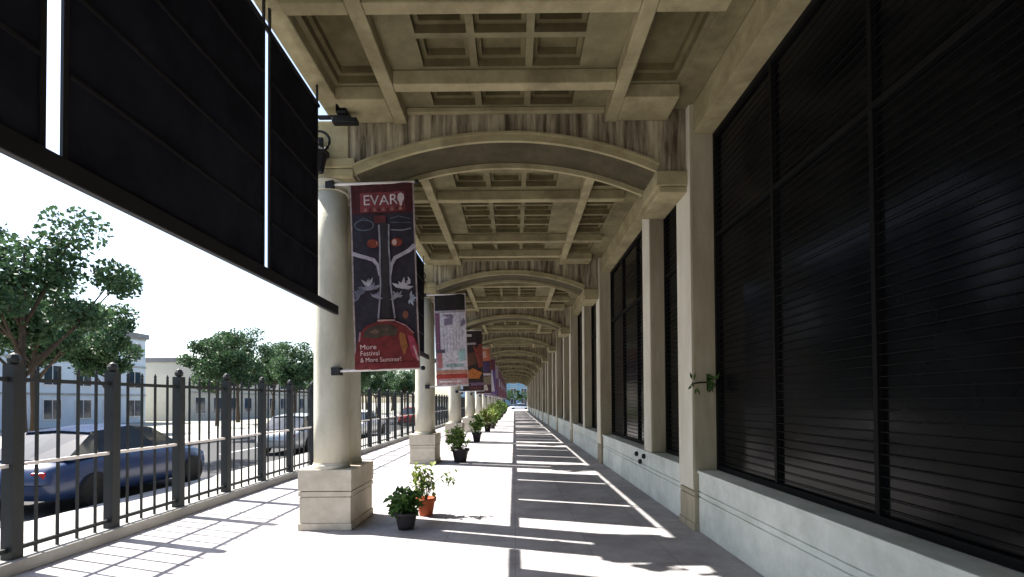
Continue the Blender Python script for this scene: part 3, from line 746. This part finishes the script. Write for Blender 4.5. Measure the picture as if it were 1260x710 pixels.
for i, yy in enumerate(ty):
    tree(-15.6 + .4 * sin(i * 3), yy, i % 3, '%s leafy tree on the far sidewalk beyond the railing' % ORD[i], .85 + .12 * (i % 3), i * 1.3)
ORD2 = ORD + ['fifteenth', 'sixteenth', 'seventeenth', 'eighteenth']
for i in range(17):
    tree(-24.5 + 1.6 * sin(i * 2.3), -2 + i * 6.6, (i * 2) % 3, '%s tree of the dense row in front of the buildings across the street' % ORD2[i], 1.0 + .14 * (i % 3), i * 2.1, 'dense tree row before the buildings')
for i, (x, y, s) in enumerate(((-6, 118, 1.1), (3.2, 108, .62), (-1.0, 109, .60), (1.0, 112, .66), (10, 116, 1.2))):
    tree(x, y, i % 3, '%s of the trees past the far end of the walkway' % ORD[i], s, i * 2.0, 'trees past the far end')

# ------------------------------------------------------------------ buildings across the street
def building(name, label, loc, L_, Hh, floors, nwin, wm, axis='x', depth=10, rz=0):
    t = thing(name, label, 'building', loc, rz)
    MB().box(-depth, 0, 0, L_, 0, Hh).build('wall', M[wm], t)
    MB().box(-depth - .2, .25, -.2, L_ + .2, Hh + .002, Hh + .5).build('roof', M['roof'], t, bevel=.03)
    fh = Hh / floors; ww = L_ / nwin
    fm = MB(); 
    w_, h_ = ww * .52, fh * .55
    fm.box(-.0, .07, -w_ / 2 - .08, w_ / 2 + .08, -.10, 0).box(0, .05, -w_ / 2 - .08, w_ / 2 + .08, h_, h_ + .08).box(0, .05, -w_ / 2 - .08, -w_ / 2, .001, h_ - .001).box(0, .05, w_ / 2, w_ / 2 + .08, .001, h_ - .001).box(.0, .035, -.03, .03, .001, h_ - .001)
    fme = fm.mesh('window', M['white']); pme = MB().box(.003, .02, -w_ / 2, w_ / 2, .001, h_).mesh('pane', M['bglass'])
    for f in range(floors):
        MB().box(.002, .09, 0, L_, f * fh + fh * .94, f * fh + fh - .003).build('band', M['walk'], t)
        for j in range(nwin):
            o = put('window', fme, t, loc=(.002, ww * (j + .5), f * fh + fh * .24)); put('pane', pme, o, loc=(.0, 0, 0))
    return t
building('apartment_building', 'long pale blue rendered building across the street, behind the trees', (-38, -2, -.3), 52, 8.5, 3, 18, 'bwall')
building('shop_building', 'cream rendered building across the street, beyond the pale blue one', (-36, 54, -.3), 60, 6.5, 2, 18, 'bwall2')
building('end_building', 'pale blue building seen through the far end of the walkway', (-20, 165, -.3), 50, 14, 4, 14, 'bblue', rz=-pi / 2)
building('corner_building', 'cream building at the near left corner across the street', (-38, -46, -.3), 40, 7.5, 2, 14, 'bwall2')

# ------------------------------------------------------------------ parked cars
def car_proto():
    t = thing('parked_car', '', 'car')
    body = MB()
    # side profile stations along length (y), half-width, bottom z, shoulder z
    st = [(-2.15, .62, .42, .62), (-2.05, .76, .26, .80), (-1.6, .83, .22, .90), (-.9, .86, .22, .94), (0, .87, .22, .95), (.9, .86, .22, .93), (1.5, .84, .22, .86), (1.95, .76, .26, .74), (2.15, .60, .38, .60)]
    rows = []
    for y, hw, zb, zt in st:
        rows.append([(-hw * .92, y, zb), (-hw, y, zb + .12), (-hw, y, (zb + zt) / 2), (-hw * .97, y, zt - .06), (-hw * .86, y, zt), (0, y, zt + .03), (hw * .86, y, zt), (hw * .97, y, zt - .06), (hw, y, (zb + zt) / 2), (hw, y, zb + .12), (hw * .92, y, zb)])
    body.grid(rows, True, True); fixnormals(body.build('body', None, t, smooth=True))
    cab = MB()
    cs = [(-1.75, .70, .90, .91), (-1.15, .62, .93, 1.36), (-.2, .62, .93, 1.44), (.35, .61, .93, 1.38), (1.15, .70, .92, .93)]
    cab.grid([[(-.78, y, zb), (-hw, y, zt), (0, y, zt + .03 if zt > 1 else zt + .005), (hw, y, zt), (.78, y, zb)] for y, hw, zb, zt in cs], True)
    fixnormals(cab.build('windows', M['bglass'], t, smooth=False))
    rf = MB().grid([[(-.60, y, z), (0, y, z + .035), (.60, y, z)] for y, z in ((-1.2, 1.365), (-.2, 1.452), (.40, 1.39))]); rf.build('roof', None, t, smooth=True)
    for x in (-.80, .80):
        for y in (-1.32, 1.35):
            wme = MB().lathe([(.19, -.10), (.31, -.10), (.325, -.06), (.325, .06), (.31, .10), (.19, .10)], (0, 0, 0), 22)
            o = wme.build('wheel', M['tyre'], t, loc=(x, y, .325)); o.rotation_euler = (0, pi / 2, 0)
            h = MB().lathe([(.03, -.085), (.12, -.09), (.19, -.075), (.19, .075), (.12, .09), (.03, .085)], (0, 0, 0), 14).build('hub', M['chrome'], o)
    for x in (-.55, .55):
        MB().box(x - .14, x + .14, 2.02, 2.10, .56, .66).build('headlight', M['headlamp'], t, bevel=.02)
        MB().box(x - .12, x + .12, -2.11, -2.03, .62, .74).build('taillight', M['tail'], t, bevel=.02)
    MB().box(-.22, .22, 2.14, 2.165, .40, .50).build('number_plate', M['white'], t)
    return t
carp = car_proto()
paints = {'silver': (.42, .44, .46), 'white': (.75, .75, .74), 'dark blue': (.02, .04, .11), 'red': (.35, .02, .02)}
PM = {k: mat('car_paint_' + k.replace(' ', '_'), v, v, 20, rough=.25, bump=0, spec=.6, metal=.3 if k == 'silver' else 0) for k, v in paints.items()}
spots = [(-8.5, 4.2, 'white', 'white car parked at the kerb beyond the railing, at far left'), (-8.5, 10.2, 'dark blue', 'dark blue car parked at the kerb beyond the railing'), (-8.5, 19.5, 'silver', 'silver car parked at the kerb behind the fence past the first columns'),
         (-8.5, 27, 'white', 'white car parked second past the first columns behind the fence'), (-8.5, 41, 'red', 'red car parked far along the kerb'), (-8.5, 55, 'silver', 'silver car farthest along the kerb'), (.9, 100.5, 'white', 'small white car seen through the far end of the walkway')]
for i, (x, y, c, lab) in enumerate(spots):
    t = carp if i == 0 else copy_tree(carp)
    t.location = (x, y, -.286 if y < 100 else -.298); t['label'] = lab; t['group'] = 'parked cars'
    if y > 100: t.rotation_euler = (0, 0, pi / 2 + .2)
    for ch in t.children:
        if ch.name.split('.')[0] in ('body', 'roof'):
            if i: ch.data = ch.data.copy()
            ch.data.materials.clear(); ch.data.materials.append(PM[c])
